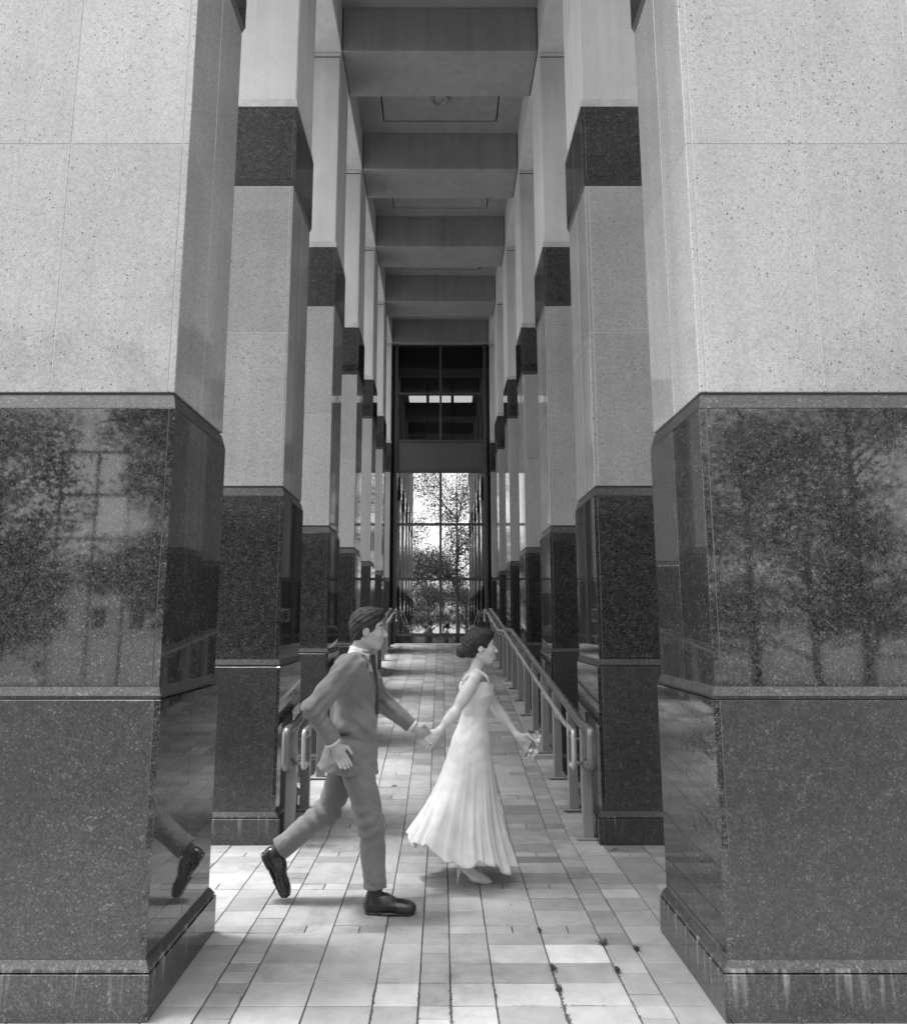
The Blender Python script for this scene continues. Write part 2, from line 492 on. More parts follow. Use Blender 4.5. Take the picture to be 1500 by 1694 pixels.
def make_column():
    root = thing('stone_column', 'x', 'column')
    for m, segs in (('grey_sealant', ((.05, -.05, .185), (.018, .2, 1.305), (0, 1.33, 2.667), (0, 5.471, 6.18))), ('dark_sealant_and_gap_shade', ((-.026, 2.668, 2.76),)), ('sealant', ((-.016, 2.761, 5.47), (-.03, 6.181, 6.25)))):  # dark band below the pale stone: gap shade put into the core colour
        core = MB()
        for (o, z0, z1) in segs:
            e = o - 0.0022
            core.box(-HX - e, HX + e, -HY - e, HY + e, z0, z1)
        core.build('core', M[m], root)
    course(root, .05, 0.0, .187, 'dark', 1, 2, 'granite_panel', 'honed')
    MB().ring_prism([(.03, .187), (.044, .192), (.040, .203), (.021, .232)], HX, HY).build('plinth_ledge', M['plinth_ledge'], root)
    course(root, .018, .234, 1.308, 'dark', 1, 2, 'granite_panel', 'honed')
    MB().ring_prism([(-.02, 1.309), (.004, 1.310), (.004, 1.322), (.014, 1.324), (.0, 1.362)], HX, HY).build('ledge', M['ledge'], root)
    course(root, .0, 1.363, 2.668, 'dark', 1, 2, 'granite_panel')
    MB().ring_prism([(-.02, 2.669), (-.002, 2.670), (-.02, 2.738), (-.04, 2.739)], HX, HY).build('ledge', M['ledge'], root)
    course(root, -.016, 2.752, 4.075, 'pale', 2, 2, 'granite_panel')
    course(root, -.016, 4.075, 5.415, 'pale', 2, 2, 'granite_panel')
    MB().ring_prism([(-.03, 5.418), (-.018, 5.42), (-.003, 5.468), (-.02, 5.469)], HX, HY).build('ledge', M['ledge'], root)
    course(root, .0, 5.47, 6.18, 'dark', 1, 2, 'granite_panel')
    MB().ring_prism([(-.02, 6.181), (-.002, 6.182), (-.012, 6.262), (-.03, 6.263)], HX, HY).build('cap_course', M['cap'], root)
    hx, hy = HX - .018, HY - .018
    MB().cbox(-hx, hx, -hy, hy, 6.25, 8.80, .009).build('shaft', M['stucco'], root)
    MB().cbox(-hx + .006, hx - .006, -hy + .006, hy - .006, 8.80, 8.815, .001).build('joint', M['dark_sealant_and_gap_shade'], root)
    MB().cbox(-hx, hx, -hy, hy, 8.815, 8.868, .006).build('capital', M['stucco'], root)
    return root
ordn = ['nearest', 'second', 'third', 'fourth', 'fifth', 'sixth', 'last']
lab_l = ['big granite column filling the left edge of the picture, pale stone over dark blocks',
         'banded granite column directly behind the front end of the left handrail',
         'banded granite column third from the camera in the row along the left handrail',
         'banded granite column fourth from the camera in the row along the left handrail',
         'banded granite column fifth from the camera in the row along the left handrail',
         'banded granite column sixth from the camera in the row along the left handrail',
         'slim looking granite column touching the left edge of the tall glass wall']
lab_r = ['big granite column filling the right edge of the picture, tree mirrored in its dark block',
         'banded granite column directly behind the front end of the right handrail',
         'banded granite column third from the camera in the row along the right handrail',
         'banded granite column fourth from the camera in the row along the right handrail',
         'banded granite column fifth from the camera in the row along the right handrail',
         'banded granite column sixth from the camera in the row along the right handrail',
         'slim looking granite column touching the right edge of the tall glass wall']
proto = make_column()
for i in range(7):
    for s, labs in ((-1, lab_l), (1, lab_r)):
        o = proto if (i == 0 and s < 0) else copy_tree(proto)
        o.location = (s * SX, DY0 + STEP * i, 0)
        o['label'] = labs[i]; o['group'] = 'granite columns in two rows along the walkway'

# ------------------------------------------------------------------ concrete roof on the columns
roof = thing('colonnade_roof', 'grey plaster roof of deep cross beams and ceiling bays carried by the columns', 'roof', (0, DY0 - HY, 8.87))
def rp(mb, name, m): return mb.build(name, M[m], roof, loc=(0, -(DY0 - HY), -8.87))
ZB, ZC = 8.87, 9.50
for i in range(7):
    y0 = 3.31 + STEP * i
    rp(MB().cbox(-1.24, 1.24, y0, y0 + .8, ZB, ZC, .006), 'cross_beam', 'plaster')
    rp(MB().box(-1.2545, -1.241, y0 + .008, y0 + .792, ZB + .008, ZC).box(1.241, 1.2545, y0 + .008, y0 + .792, ZB + .008, ZC), 'joint', 'dark_sealant_and_gap_shade')
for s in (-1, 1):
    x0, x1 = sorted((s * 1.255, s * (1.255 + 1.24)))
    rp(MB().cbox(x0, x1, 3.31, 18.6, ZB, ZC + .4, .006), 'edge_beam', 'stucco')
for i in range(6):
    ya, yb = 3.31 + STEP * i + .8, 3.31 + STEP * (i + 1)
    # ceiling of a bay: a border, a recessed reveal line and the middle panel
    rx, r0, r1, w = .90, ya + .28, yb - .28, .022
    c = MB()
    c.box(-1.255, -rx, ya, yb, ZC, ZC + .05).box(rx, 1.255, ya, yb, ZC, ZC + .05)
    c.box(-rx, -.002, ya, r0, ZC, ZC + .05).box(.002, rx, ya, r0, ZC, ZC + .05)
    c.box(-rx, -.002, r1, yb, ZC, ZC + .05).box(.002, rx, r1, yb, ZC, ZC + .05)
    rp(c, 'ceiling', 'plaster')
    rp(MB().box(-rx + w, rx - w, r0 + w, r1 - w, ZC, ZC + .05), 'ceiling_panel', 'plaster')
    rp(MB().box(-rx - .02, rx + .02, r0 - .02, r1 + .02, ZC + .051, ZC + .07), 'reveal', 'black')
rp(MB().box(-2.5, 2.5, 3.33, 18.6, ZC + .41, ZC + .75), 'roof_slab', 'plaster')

dl = thing('ceiling_downlight', 'round metal downlight in the first ceiling panel past the front beam', 'ceiling light', (0, 9.70, ZC))
MB().lathe([(.12, .0), (.13, -.012), (.128, -.05), (.105, -.055), (.10, -.03), (.0, -.03)], 0, 0).build('housing', M['metal'], dl, True)
MB().lathe([(.0, -.034), (.05, -.04), (.075, -.032)], 0, 0).build('lens', M['steel'], dl, True)

# ------------------------------------------------------------------ glass wall at the end of the walkway
GY = 17.86
gw = thing('glass_wall', 'tall dark framed glass wall closing the walkway, mirroring trees in its lower panes', 'glass wall', (0, GY, 1.116))
def gp(mb, name, m): return mb.build(name, M[m], gw, loc=(0, -GY, -1.116))
GX = 1.19
zt = [1.35, 2.72, 4.10, 5.47, 6.27, 7.53, 9.06]
for s in (-1, 1):
    x0, x1 = sorted((s * (GX - .085), s * GX))
    gp(MB().cbox(x0, x1, GY - .03, GY + .10, 1.116, 9.12, .004), 'frame_post', 'frame')
    x0, x1 = sorted((s * (GX + .002), s * 1.2545))
    gp(MB().box(x0, x1, GY + .03, GY + .08, 1.116, 9.2), 'side_gap', 'black')
for i, z in enumerate(zt):
    h = .075 if z in (1.35, 5.47) else .055
    gp(MB().cbox(-GX + .0855, GX - .0855, GY - .02, GY + .09, z - h / 2, z + h / 2, .003), 'transom', 'frame')
edges = [(zt[i], zt[i + 1]) for i in range(6)]
for i, (a, b) in enumerate(edges):
    if i == 3:
        gp(MB().cbox(-GX + .086, GX - .086, GY + .01, GY + .04, a + .04, b - .03, .004), 'spandrel_panel', 'spandrel'); continue
    gp(MB().cbox(-.03, .03, GY - .024, GY + .088, a + .04, b - .03, .003), 'mullion', 'frame')
    for s in (-1, 1):
        x0, x1 = sorted((s * .031, s * (GX - .086)))
        gp(MB().box(x0, x1, GY + .02, GY + .024, a + .038, b - .028), 'glass_pane', 'glass' if i < 3 else 'dim_mirror_glass')  # darker reflection of the beams is put into the upper panes' glass
gp(MB().cbox(-GX + .0855, GX - .0855, GY - .01, GY + .12, 1.116, 1.31, .004), 'base_panel', 'dark')
tag(MB().cbox(-1.15, 1.15, GY - .13, GY - .012, 1.10, 1.142, .006).build('threshold', mat_plain('pale_stone_kerb', 0.62, .6)), kind='structure')

# the building behind the glass wall
ob = thing('office_building', 'dark office building behind the tall glass wall, lit ceiling strip inside', 'building', (0, 18.6, 0))
def bp(mb, name, m): return mb.build(name, M[m], ob, loc=(0, -18.6, 0))
bp(MB().box(-26, -2.49, 18.62, 36, -.05, 26), 'wing', 'wall'); bp(MB().box(2.49, 30, 18.62, 36, -.05, 26), 'wing', 'wall')
bp(MB().box(-2.489, 2.489, 18.62, 36, 9.62, 26), 'upper_wall', 'wall')
bp(MB().box(-2.489, 2.489, 18.2, 26, 1.0, 1.112), 'floor', 'interior')
bp(MB().box(-2.485, 2.485, 25.8, 26, 1.113, 9.6), 'back_wall', 'interior')
bp(MB().box(-2.485, 2.485, 18.3, 25.8, 5.5, 6.2), 'floor_slab', 'interior')
bp(MB().box(-2.485, 2.485, 18.0, 25.8, 8.3, 8.4).box(-2.485, 2.485, 18.0, 18.1, 8.4, 9.6), 'ceiling', 'interior')
bp(MB().box(-2.485, -1.4, 18.3, 25.8, 1.113, 9.6).box(1.4, 2.485, 18.3, 25.8, 1.113, 9.6), 'side_wall', 'interior')
for x in (-.355, .325): bp(MB().box(x - .04, x + .04, 19.0, 19.1, 6.25, 8.25), 'inner_mullion', 'frame')
bp(MB().box(-.9, .98, 18.45, 18.52, 3.66, 3.74), 'door_header', 'metal')
lt = thing('strip_light', 'long lit ceiling strip seen through the upper panes of the glass wall', 'ceiling light', (0, 20.4, 8.28))
MB().box(-.95, .95, -.25, .25, -.03, .0).build('housing', M['metal'], lt)
MB().box(-.93, .93, -.23, .23, -.11, -.031).build('diffuser', M['lamp'], lt)

# ------------------------------------------------------------------ handrails
def arc(c, r, a0, a1, n=5): return [(c[0] + r * math.cos(a0 + (a1 - a0) * i / n), c[1] + r * math.sin(a0 + (a1 - a0) * i / n)) for i in range(n + 1)]
def rail_path(x, y0, y1, rad, drop=.27, front=True):
    H = .835
    pts = [(y0 + .21, zg(y0) + H - drop)]
    pts += [(y0 + rad * .9, zg(y0) + H - drop)]
    pts += [(p[0], p[1]) for p in arc((y0 + rad, zg(y0) + H - drop + rad), rad, -math.pi / 2, -math.pi, 4)]
    pts += [(p[0], p[1]) for p in arc((y0 + rad, zg(y0) + H - rad), rad, math.pi, math.pi / 2, 4)]
    for y in (5.95, 11.6, 12.8, 16.25): pts.append((y, zg(y) + H))
    ye = y1
    pts += [(p[0], p[1]) for p in arc((ye - rad, zg(ye) + H - rad), rad, math.pi / 2, 0, 4)]
    pts += [(p[0], p[1]) for p in arc((ye - rad, zg(ye) + H - drop + rad), rad, 0, -math.pi / 2, 4)]
    pts.append((ye - .2, zg(ye) + H - drop))
    return [(x, a, b) for a, b in pts]
for s, side in ((-1, 'left'), (1, 'right')):
    hr = thing('handrail', 'grey metal handrail climbing the ramp along the %s row of columns' % side, 'handrail', (s * 1.152, 5.83, 0), 'metal handrails along both sides of the ramp')
    def hp(mb, name, m, smooth=False, parent=None): return mb.build(name, M[m], parent or hr, smooth, loc=(-s * 1.152, -5.83, 0) if parent is None else (0, 0, 0))
    hp(MB().tube(rail_path(s * 1.152, 5.60, 16.75, .036), .036, 14), 'guard_rail', 'rail', True)
    hp(MB().tube(rail_path(s * 1.02, 5.60, 16.75, .03), .0185, 10), 'grip_rail', 'steel', True)
    yp = [5.83, 6.43] + [7.23 + .815 * i for i in range(12)]
    for y in yp:
        z = zg(y)
        post = hp(MB().cbox(s * 1.152 - .040, s * 1.152 + .040, y - .03, y + .03, z + .002, z + .815, .004), 'post', 'metal')
        pl = MB().cbox(s * 1.152 - .095, s * 1.152 + .095, y - .06, y + .06, z + .002, z + .016, .003).build('base_plate', M['metal'], post)
        a, b = s * 1.111, s * 1.02
        hp(MB().tube([(a, y + .02, z + .74), (s * 1.06, y + .02, z + .745), (b, y + .02, z + .775), (b, y + .02, z + .82)], .009, 6), 'bracket', 'steel', True)
    for y in (5.83,):
        hp(MB().tube([(s * 1.111, y - .02, .565), (s * 1.02, y - .02, .565)], .016, 8), 'bracket', 'steel', True)
# ------------------------------------------------------------------ what the polished stone and the glass mirror: trees and buildings behind the camera
def leaf_cloud(blobs, n, size, seed):
    rr = random.Random(seed)
    vs_, fs_ = [], []
    tot = sum(b[3] ** 2 for b in blobs)
    for (cx, cy, cz, r) in blobs:
        for _ in range(int(n * r * r / tot)):
            while True:
                d = Vector((rr.uniform(-1, 1), rr.uniform(-1, 1), rr.uniform(-1, 1)))
                if d.length < 1: break
            p = Vector((cx, cy, cz)) + Vector((d.x, d.y, d.z * .7)) * r
            u = Vector((rr.gauss(0, 1), rr.gauss(0, 1), rr.gauss(0, .6))).normalized()
            w = u.orthogonal().normalized()
            w = (Matrix.Rotation(rr.uniform(0, 6.28), 3, u) @ w)
            l = size * rr.uniform(.6, 1.3)
            o = len(vs_)
            vs_ += [p, p + u * l * .5 + w * l * .28, p + u * l, p + u * l * .5 - w * l * .28]
            fs_.append((o, o + 1, o + 2, o + 3))
    return vs_, fs_
def tree(label, x, y, h, seed, spread=2.6, n=9000, lean=0.0, base=.34):
    rr = random.Random(seed)
    t_ = thing('shade_tree', label, 'tree', (x, y, -.06), 'trees behind the photographer, mirrored in stone and glass')
    tr = MB(); blobs = []
    top = h * .62
    tr.tube([(0, 0, -.05), (.05, 0, h * base * .5), (lean * .4, .06, h * base), (lean * .8, .0, top), (lean, .05, h * .9)], [.17, .13, .105, .065, .015], 9)
    for k in range(13):
        a = k * 2.4 + rr.uniform(-.4, .4); z0 = h * rr.uniform(base * .85, .7)
        r = spread * rr.uniform(.55, 1.0) * (1.15 - .6 * z0 / h)
        e = Vector((math.cos(a) * r + lean * z0 / h, math.sin(a) * r, z0 + h * rr.uniform(.06, .22)))
        s_ = Vector((lean * z0 / h, 0, z0))
        m_ = (s_ + e) / 2 + Vector((0, 0, .15))
        tr.tube([s_, m_, e], [.045, .03, .01], 6)
        for q in range(6):
            c_ = s_ + (e - s_) * rr.uniform(.5, 1.1)
            blobs.append((c_.x + rr.uniform(-.6, .6), c_.y + rr.uniform(-.6, .6), c_.z + rr.uniform(-.4, .6), rr.uniform(.35, 1.0) * spread / 2.6))
            tr.tube([s_ + (e - s_) * rr.uniform(.3, .9), c_ + Vector((rr.uniform(-.5, .5), rr.uniform(-.5, .5), rr.uniform(0, .5)))], [.018, .005], 4)
    for q in range(4): blobs.append((lean + rr.uniform(-.7, .7), rr.uniform(-.7, .7), h * rr.uniform(.75, .97), rr.uniform(.5, .9)))
    tr.build('trunk', M['bark'], t_, True)
    v_, f_ = leaf_cloud(blobs, n, .125, seed + 5)
    c = MB(); c.add(v_, f_)
    tag(c.build('crown', M['leaf'], t_, fix=False), kind='stuff')
tree('leafy tree mirrored in the middle of the tall glass wall', 1.0, -9.0, 12.5, 11, 3.6, 19000, base=.2)
tree('leafy tree mirrored low in the glass wall, behind the taller one', -2.1, -15.0, 9.5, 12, 3.2, 15000, base=.2)
tree('spreading tree mirrored in the dark block of the big right column', 7.6, -11.0, 9.5, 13, 3.8, 11000, base=.13)
tree('second tree mirrored at the edge of the big right column', 11.2, -12.5, 10.5, 14, 4.0, 11000, base=.13)
tree('tree mirrored dimly at the left edge of the big left column', -12.0, -10.0, 12.5, 15, 3.2, 16000, base=.10)
tree('tree mirrored beside the bright gap on the big left column', -5.9, -10.0, 12.0, 16, 2.3, 16000, base=.10)
tree('tree mirrored behind the spreading one in the right column', 9.0, -21.0, 11.0, 17, 4.2, 12000, base=.12)
tree('low bushy tree mirrored left of the pale gap on the left column', -10.7, -10.5, 6.5, 21, 2.0, 8000, base=.08)
tree('low bushy tree mirrored right of the pale gap on the left column', -6.2, -10.8, 6.8, 22, 1.7, 8000, base=.08)
tree('low bushy tree mirrored near the inner edge of the right column', 6.6, -13.0, 5.0, 23, 2.2, 5500, base=.08)
tree('low bushy tree mirrored between two trunks on the right column', 9.6, -12.0, 5.2, 24, 2.3, 5500, base=.08)
tree('low bushy tree mirrored at the left foot of the glass wall', -1.0, -20.0, 5.2, 25, 2.2, 9000, base=.1)
tree('low bushy tree mirrored at the right foot of the glass wall', 1.9, -19.0, 5.6, 26, 2.0, 9000, base=.1)
tree('tall tree mirrored faintly high on the left column', -20.0, -17.0, 14.0, 18, 4.0, 12000, base=.15)

far = [o for o in col.objects if o.name.startswith('shade_tree')]
for k, (x, y, sc, lab) in enumerate(((-4.5, -30, 1.0, 'far tree mirrored behind the left half of the glass wall'), (3.4, -27, .8, 'far tree mirrored behind the right half of the glass wall'), (0.2, -40, .9, 'farthest tree mirrored in the middle of the glass wall'),
        (-24, -26, 1.1, 'far tree mirrored faintly at the outer edge of the left column'), (22, -30, .8, 'far tree mirrored at the outer edge of the right column'), (12, -36, .7, 'far tree mirrored between the trunks in the right column'))):
    c_ = copy_tree(far[k % len(far)]); c_.location = (x, y, -.06); c_.rotation_euler = (0, 0, 1.1 + k); c_.scale = (sc, sc, sc * .85); c_['label'] = lab

pb = thing('pale_building', 'pale two storey building with tall windows, mirrored in the big left column', 'building', (-34, -64, -.06))
def pp(mb, name, m): return mb.build(name, M[m], pb, loc=(34, 64, .06))
pp(MB().box(-50, -16, -78, -68.2, -.06, 8), 'wall', 'pale_wall')
for i in range(8):
    for j in range(2):
        x = -47.5 + i * 4; z = 1.0 + j * 3.6
        pp(MB().cbox(x - .7, x + .7, -68.25, -68.12, z, z + 2.2, .02), 'window', 'frame')
fr = thing('added_mirror_bars', 'slender bars added behind the camera, mirrored as window lines in the left column', 'frame', (-9.2, -12.6, -.06))  # unseen bars, added to draw window-like lines in the stone's reflection
f_ = MB()
for x in (-10.4, -9.4, -8.5): f_.box(x - .03, x + .03, -12.63, -12.57, -.06, 6.3)
for z in (3.9, 5.1, 6.3): f_.box(-10.44, -8.46, -12.65, -12.55, z - .035, z + .035)
f_.build('frame', M['frame'], fr, loc=(9.2, 12.6, .06))
rb = thing('brown_office_block', 'dark glazed office block mirrored in the left columns', 'building', (9, 8, -.06))
def rq(mb, name, m): return mb.build(name, M[m], rb, loc=(-9, -8, .06))
rq(MB().box(7.6, 20, -1, 18.6, -.06, 10.5), 'wall', 'interior')
for i in range(10):
    for j in range(2):
        y = -.7 + i * 2.0; z = .5 + j * 3.9
        rq(MB().box(7.54, 7.59, y, y + 1.7, z, z + 3.0), 'window', 'frame')
# ------------------------------------------------------------------ people: each body is one surface grown from a distance field
class SDF:
    def __init__(s, lo, hi, h):
        s.h = h; s.lo = np.array(lo, float)
        n = np.ceil((np.array(hi) - s.lo) / h).astype(int) + 1
        s.n = n
        s.g = np.full(n, 1.0, np.float32)
    def _win(s, lo, hi):
        a = np.clip(np.floor((np.array(lo) - s.lo) / s.h).astype(int), 0, s.n - 1)
        b = np.clip(np.ceil((np.array(hi) - s.lo) / s.h).astype(int) + 1, 1, s.n)
        sl = tuple(slice(x, y) for x, y in zip(a, b))
        ax = [s.lo[i] + s.h * np.arange(a[i], b[i]) for i in range(3)]
        return sl, np.meshgrid(*ax, indexing='ij')
    def _put(s, sl, d, k, op):
        g = s.g[sl]
        if op == 'sub':
            d = -d
            h = np.clip(0.5 - 0.5 * (g - d) / k, 0, 1)
            s.g[sl] = g * (1 - h) + d * h + k * h * (1 - h)
        else:
            h = np.clip(0.5 + 0.5 * (d - g) / k, 0, 1)
            s.g[sl] = d * (1 - h) + g * h - k * h * (1 - h)
    def cone(s, p0, p1, r0, r1, k=0.02, op='add', sq=(1, 1, 1)):
        sq = np.array(sq, float)
        p0, p1 = np.array(p0, float), np.array(p1, float)
        r = max(r0, r1) / sq.min() + 0.06
        sl, (X, Y, Z) = s._win(np.minimum(p0, p1) - r, np.maximum(p0, p1) + r)
        d = p1 - p0; L = ((d * sq) ** 2).sum() + 1e-12
        x, y, z = (X - p0[0]) * sq[0], (Y - p0[1]) * sq[1], (Z - p0[2]) * sq[2]
        dd = d * sq
        t = np.clip((x * dd[0] + y * dd[1] + z * dd[2]) / L, 0, 1)
        dist = np.sqrt((x - t * dd[0]) ** 2 + (y - t * dd[1]) ** 2 + (z - t * dd[2]) ** 2) - (r0 + (r1 - r0) * t)
        s._put(sl, dist / sq.max(), k, op); return s
    def ell(s, c, r, k=0.02, op='add', rot=0.0):
        """ellipsoid; rot turns it in the x-z plane (radians, forward and down is positive)"""
        c, r = np.array(c, float), np.array(r, float)
        e = r.max() + 0.06
        sl, (X, Y, Z) = s._win(c - e, c + e)
        x, y, z = X - c[0], Y - c[1], Z - c[2]
        if rot:
            x, z = x * math.cos(rot) - z * math.sin(rot), x * math.sin(rot) + z * math.cos(rot)
        k0 = np.sqrt((x / r[0]) ** 2 + (y / r[1]) ** 2 + (z / r[2]) ** 2)
        k1 = np.sqrt((x / r[0] ** 2) ** 2 + (y / r[1] ** 2) ** 2 + (z / r[2] ** 2) ** 2) + 1e-9
        s._put(sl, k0 * (k0 - 1) / k1, k, op); return s
    def grid(s):
        return np.meshgrid(*[s.lo[i] + s.h * np.arange(s.n[i]) for i in range(3)], indexing='ij')
    def carve(s, fn):
        X, Y, Z = s.grid(); s.g = np.maximum(s.g, fn(X, Y, Z)).astype(np.float32); return s
    def ripple(s, fn):
        X, Y, Z = s.grid(); s.g = (s.g + fn(X, Y, Z)).astype(np.float32); return s
    def mesh(s, name):
        g = s.g; ins = g < 0
        n = np.array(g.shape) - 1
        cnt = np.zeros(n, np.int32)
        for i in (0, 1):
            for j in (0, 1):
                for k in (0, 1):
                    cnt += ins[i:i + n[0], j:j + n[1], k:k + n[2]]
        act = (cnt > 0) & (cnt < 8)
        idx = np.full(n, -1, np.int64); c = np.argwhere(act); idx[act] = np.arange(len(c))
        acc = np.zeros((len(c), 3)); num = np.zeros(len(c))
        cor = [(i, j, k) for i in (0, 1) for j in (0, 1) for k in (0, 1)]
        val = {q: g[c[:, 0] + q[0], c[:, 1] + q[1], c[:, 2] + q[2]].astype(float) for q in cor}
        for a in cor:
            for ax in range(3):
                if a[ax]: continue
                b = tuple(1 if i == ax else a[i] for i in range(3))
                m = (val[a] < 0) != (val[b] < 0)
                t = np.where(m, val[a] / (val[a] - val[b] + 1e-20), 0)
                p = np.array(a, float)[None, :].repeat(len(c), 0); p[:, ax] += t
                acc[m] += p[m]; num[m] += 1
        V = s.lo + s.h * (c + acc / num[:, None])
        F = []
        for ax in range(3):
            u, w = (ax + 1) % 3, (ax + 2) % 3
            sa = [slice(None)] * 3; sb = [slice(None)] * 3
            sa[ax] = slice(0, -1); sb[ax] = slice(1, None)
            A, B = ins[tuple(sa)], ins[tuple(sb)]
            e = np.argwhere(A != B)
            e = e[(e[:, u] > 0) & (e[:, w] > 0) & (e[:, u] < n[u]) & (e[:, w] < n[w])]
            def at(du, dw):
                q = e.copy(); q[:, u] += du; q[:, w] += dw
                return idx[q[:, 0], q[:, 1], q[:, 2]]
            quad = np.stack([at(-1, -1), at(0, -1), at(0, 0), at(-1, 0)], 1)
            fl = ~A[e[:, 0], e[:, 1], e[:, 2]]
            quad[fl] = quad[fl][:, ::-1]
            F.append(quad)
        F = np.concatenate(F)
        me = bpy.data.meshes.new(name)
        me.from_pydata(V.tolist(), [], F.tolist())
        me.polygons.foreach_set('use_smooth', [True] * len(me.polygons))
        me.update()
        return me

def hand(S, wrist, fwd, thumb, r=0.0095, L=0.085, curl=0.5):
    """palm, four fingers of different lengths and a thumb; thumb = direction of the thumb side"""
    w, f, t = Vector(wrist), Vector(fwd).normalized(), Vector(thumb)
    t = (t - f * t.dot(f)).normalized(); nrm = f.cross(t)
    S.cone(w, w + f * .045, .026, .027, .02)
    S.cone(w + f * .03 - t * .018, w + f * .082 - t * .028, .016, .014, .015)
    S.cone(w + f * .03 + t * .018, w + f * .086 + t * .026, .017, .014, .015)
    S.cone(w + f * .05, w + f * .088, .017, .014, .015)
    for i, (off, ln) in enumerate(((.030, .92), (.010, 1.0), (-.010, .95), (-.029, .76))):
        p = w + f * .084 + t * off; d = f.copy()
        for q, seg in enumerate((.48, .3, .24)):
            ang = curl * (0.5 + q * .35) * (1 + .12 * i)
            d = (d * math.cos(ang) + nrm * math.sin(ang)).normalized()
            p2 = p + d * L * ln * seg
            S.cone(p, p2, r * (1 - .1 * q), r * (.92 - .1 * q), .004); p = p2
    p = w + f * .022 + t * .022
    d = (f * .6 + t * .8).normalized(); p2 = p + d * .042
    S.cone(p, p2, .0135, .0115, .012)
    d = (f * .95 + t * .15 + nrm * .5).normalized()
    S.cone(p2, p2 + d * .045, .0112, .0085, .005)

def face(S, c, f=1.0, female=False):
    """head turned to +x; c = centre of the skull"""
    x, y, z = c
    S.ell((x - .012 * f, y, z + .028 * f), (.098 * f, .077 * f, .094 * f), .02)
    S.ell((x + .028 * f, y, z - .042 * f), (.066 * f, .058 * f, .078 * f), .03)
    S.cone((x + .060 * f, y - .012, z - .103 * f), (x + .060 * f, y + .012, z - .103 * f), .020 * f, .020 * f, .025)
    S.cone((x - .02 * f, y - .052 * f, z - .062 * f), (x + .045 * f, y - .022 * f, z - .1 * f), .014, .014, .03)
    S.cone((x - .02 * f, y + .052 * f, z - .062 * f), (x + .045 * f, y + .022 * f, z - .1 * f), .014, .014, .03)
    S.cone((x + .076 * f, y - .034 * f, z + .026 * f), (x + .082 * f, y + .034 * f, z + .026 * f), .010 * f, .010 * f, .014)
    for s in (-1, 1):
        S.ell((x + .092 * f, y + s * .032 * f, z + .004 * f), (.014, .017, .011), .010, 'sub')
        S.ell((x + .074 * f, y + s * .031 * f, z + .003 * f), (.013, .013, .012), .004)
        S.ell((x - .012 * f, y + s * .076 * f, z - .012 * f), (.020 * f, .009, .032 * f), .006)
        S.ell((x + .062 * f, y + s * .036 * f, z - .032 * f), (.02, .018, .022), .02)
    S.cone((x + .086 * f, y, z + .006 * f), (x + .110 * f, y, z - .034 * f), .008 * f, .0125 * f, .010)
    S.cone((x + .095 * f, y - .010, z - .040 * f), (x + .095 * f, y + .010, z - .040 * f), .008 * f, .008 * f, .006)
    S.cone((x + .088 * f, y - .018 * f, z - .064 * f), (x + .088 * f, y + .018 * f, z - .064 * f), .0065 * f, .0065 * f, .006)
    S.cone((x + .085 * f, y - .016 * f, z - .077 * f), (x + .085 * f, y + .016 * f, z - .077 * f), .0075 * f, .0075 * f, .006)
    S.ell((x + .096 * f, y, z - .0705 * f), (.010, .024 * f, .0016), .002, 'sub')

def put(S, name, m, parent): return link(name, S.mesh(name), m, parent)
skin = mat_plain('skin', 0.34, 0.5, nscale=14, var=.08, bump=.05)
skin_f = mat_plain('pale_skin', 0.52, 0.48, nscale=14, var=.06, bump=.04)
def cloth(name, v, wv=0.14, sheen=.2, bmp=.7):
    t = NT(name)
    f = t.noise(500, 2); b2 = t.noise(7, 4)
    base = t.math('MULTIPLY', t.rng(f, .3, .7, v * (1 - wv), v * (1 + wv)), t.rng(b2, .3, .7, .85, 1.12))
    h = t.math('ADD', t.math('MULTIPLY', t.noise(22, 4, dist=.8), 1.0), t.math('MULTIPLY', f, .15))
    return t.bsdf(base, .8, normal=t.bump(h, bmp, .012), sheen=sheen)
suit = cloth('grey_suit_cloth', 0.15); white = cloth('white_shirt_cloth', 0.74, .05)
gown = cloth('white_gown_cloth', 0.66, .04, .2, .25); black_l = mat_plain('black_leather', 0.018, 0.27, nscale=30)
sock_m = cloth('black_sock', 0.02); hair_m = mat_plain('dark_hair', 0.012, 0.55, nscale=60, var=.5, bump=.5)
pale_l = mat_plain('pale_lace', 0.62, 0.5, nscale=120, var=.35, bump=.4); eye_m = mat_plain('eye', 0.03, 0.1)
tie_m = cloth('dark_tie', 0.03)

# ---- the man in the suit, in mid-stride, pulled along by the hand
MX, MY = -0.385, 4.48
man = thing('person', 'man in a grey suit and black loafers striding ahead, holding the woman by the hand', 'person', (MX, MY, 0))
hipR, hipL = (-.12, -.09, .90), (-.125, .09, .90)
knR, anR = (-.005, -.085, .49), (.025, -.08, .095)
knL, anL = (-.285, .10, .52), (-.60, .095, .275)
shR, shL = (-.135, -.195, 1.385), (-.115, .195, 1.385)
elR, wrR = (-.33, -.265, 1.165), (-.205, -.225, .955)
elL, wrL = (.035, .235, 1.135), (.235, .225, .985)
B = SDF((-.78, -.36, -.02), (.48, .36, 1.78), .0058)
B.ell((-.125, 0, .93), (.10, .135, .11), .05).ell((-.12, 0, 1.10), (.085, .12, .14), .05).ell((-.13, 0, 1.29), (.10, .15, .14), .05)
B.cone((-.13, -.15, 1.40), (-.13, .15, 1.40), .055, .055, .04)
for a, b_, c in ((hipR, knR, anR), (hipL, knL, anL)):
    B.cone(a, b_, .078, .052, .03); B.cone(b_, c, .05, .036, .02)
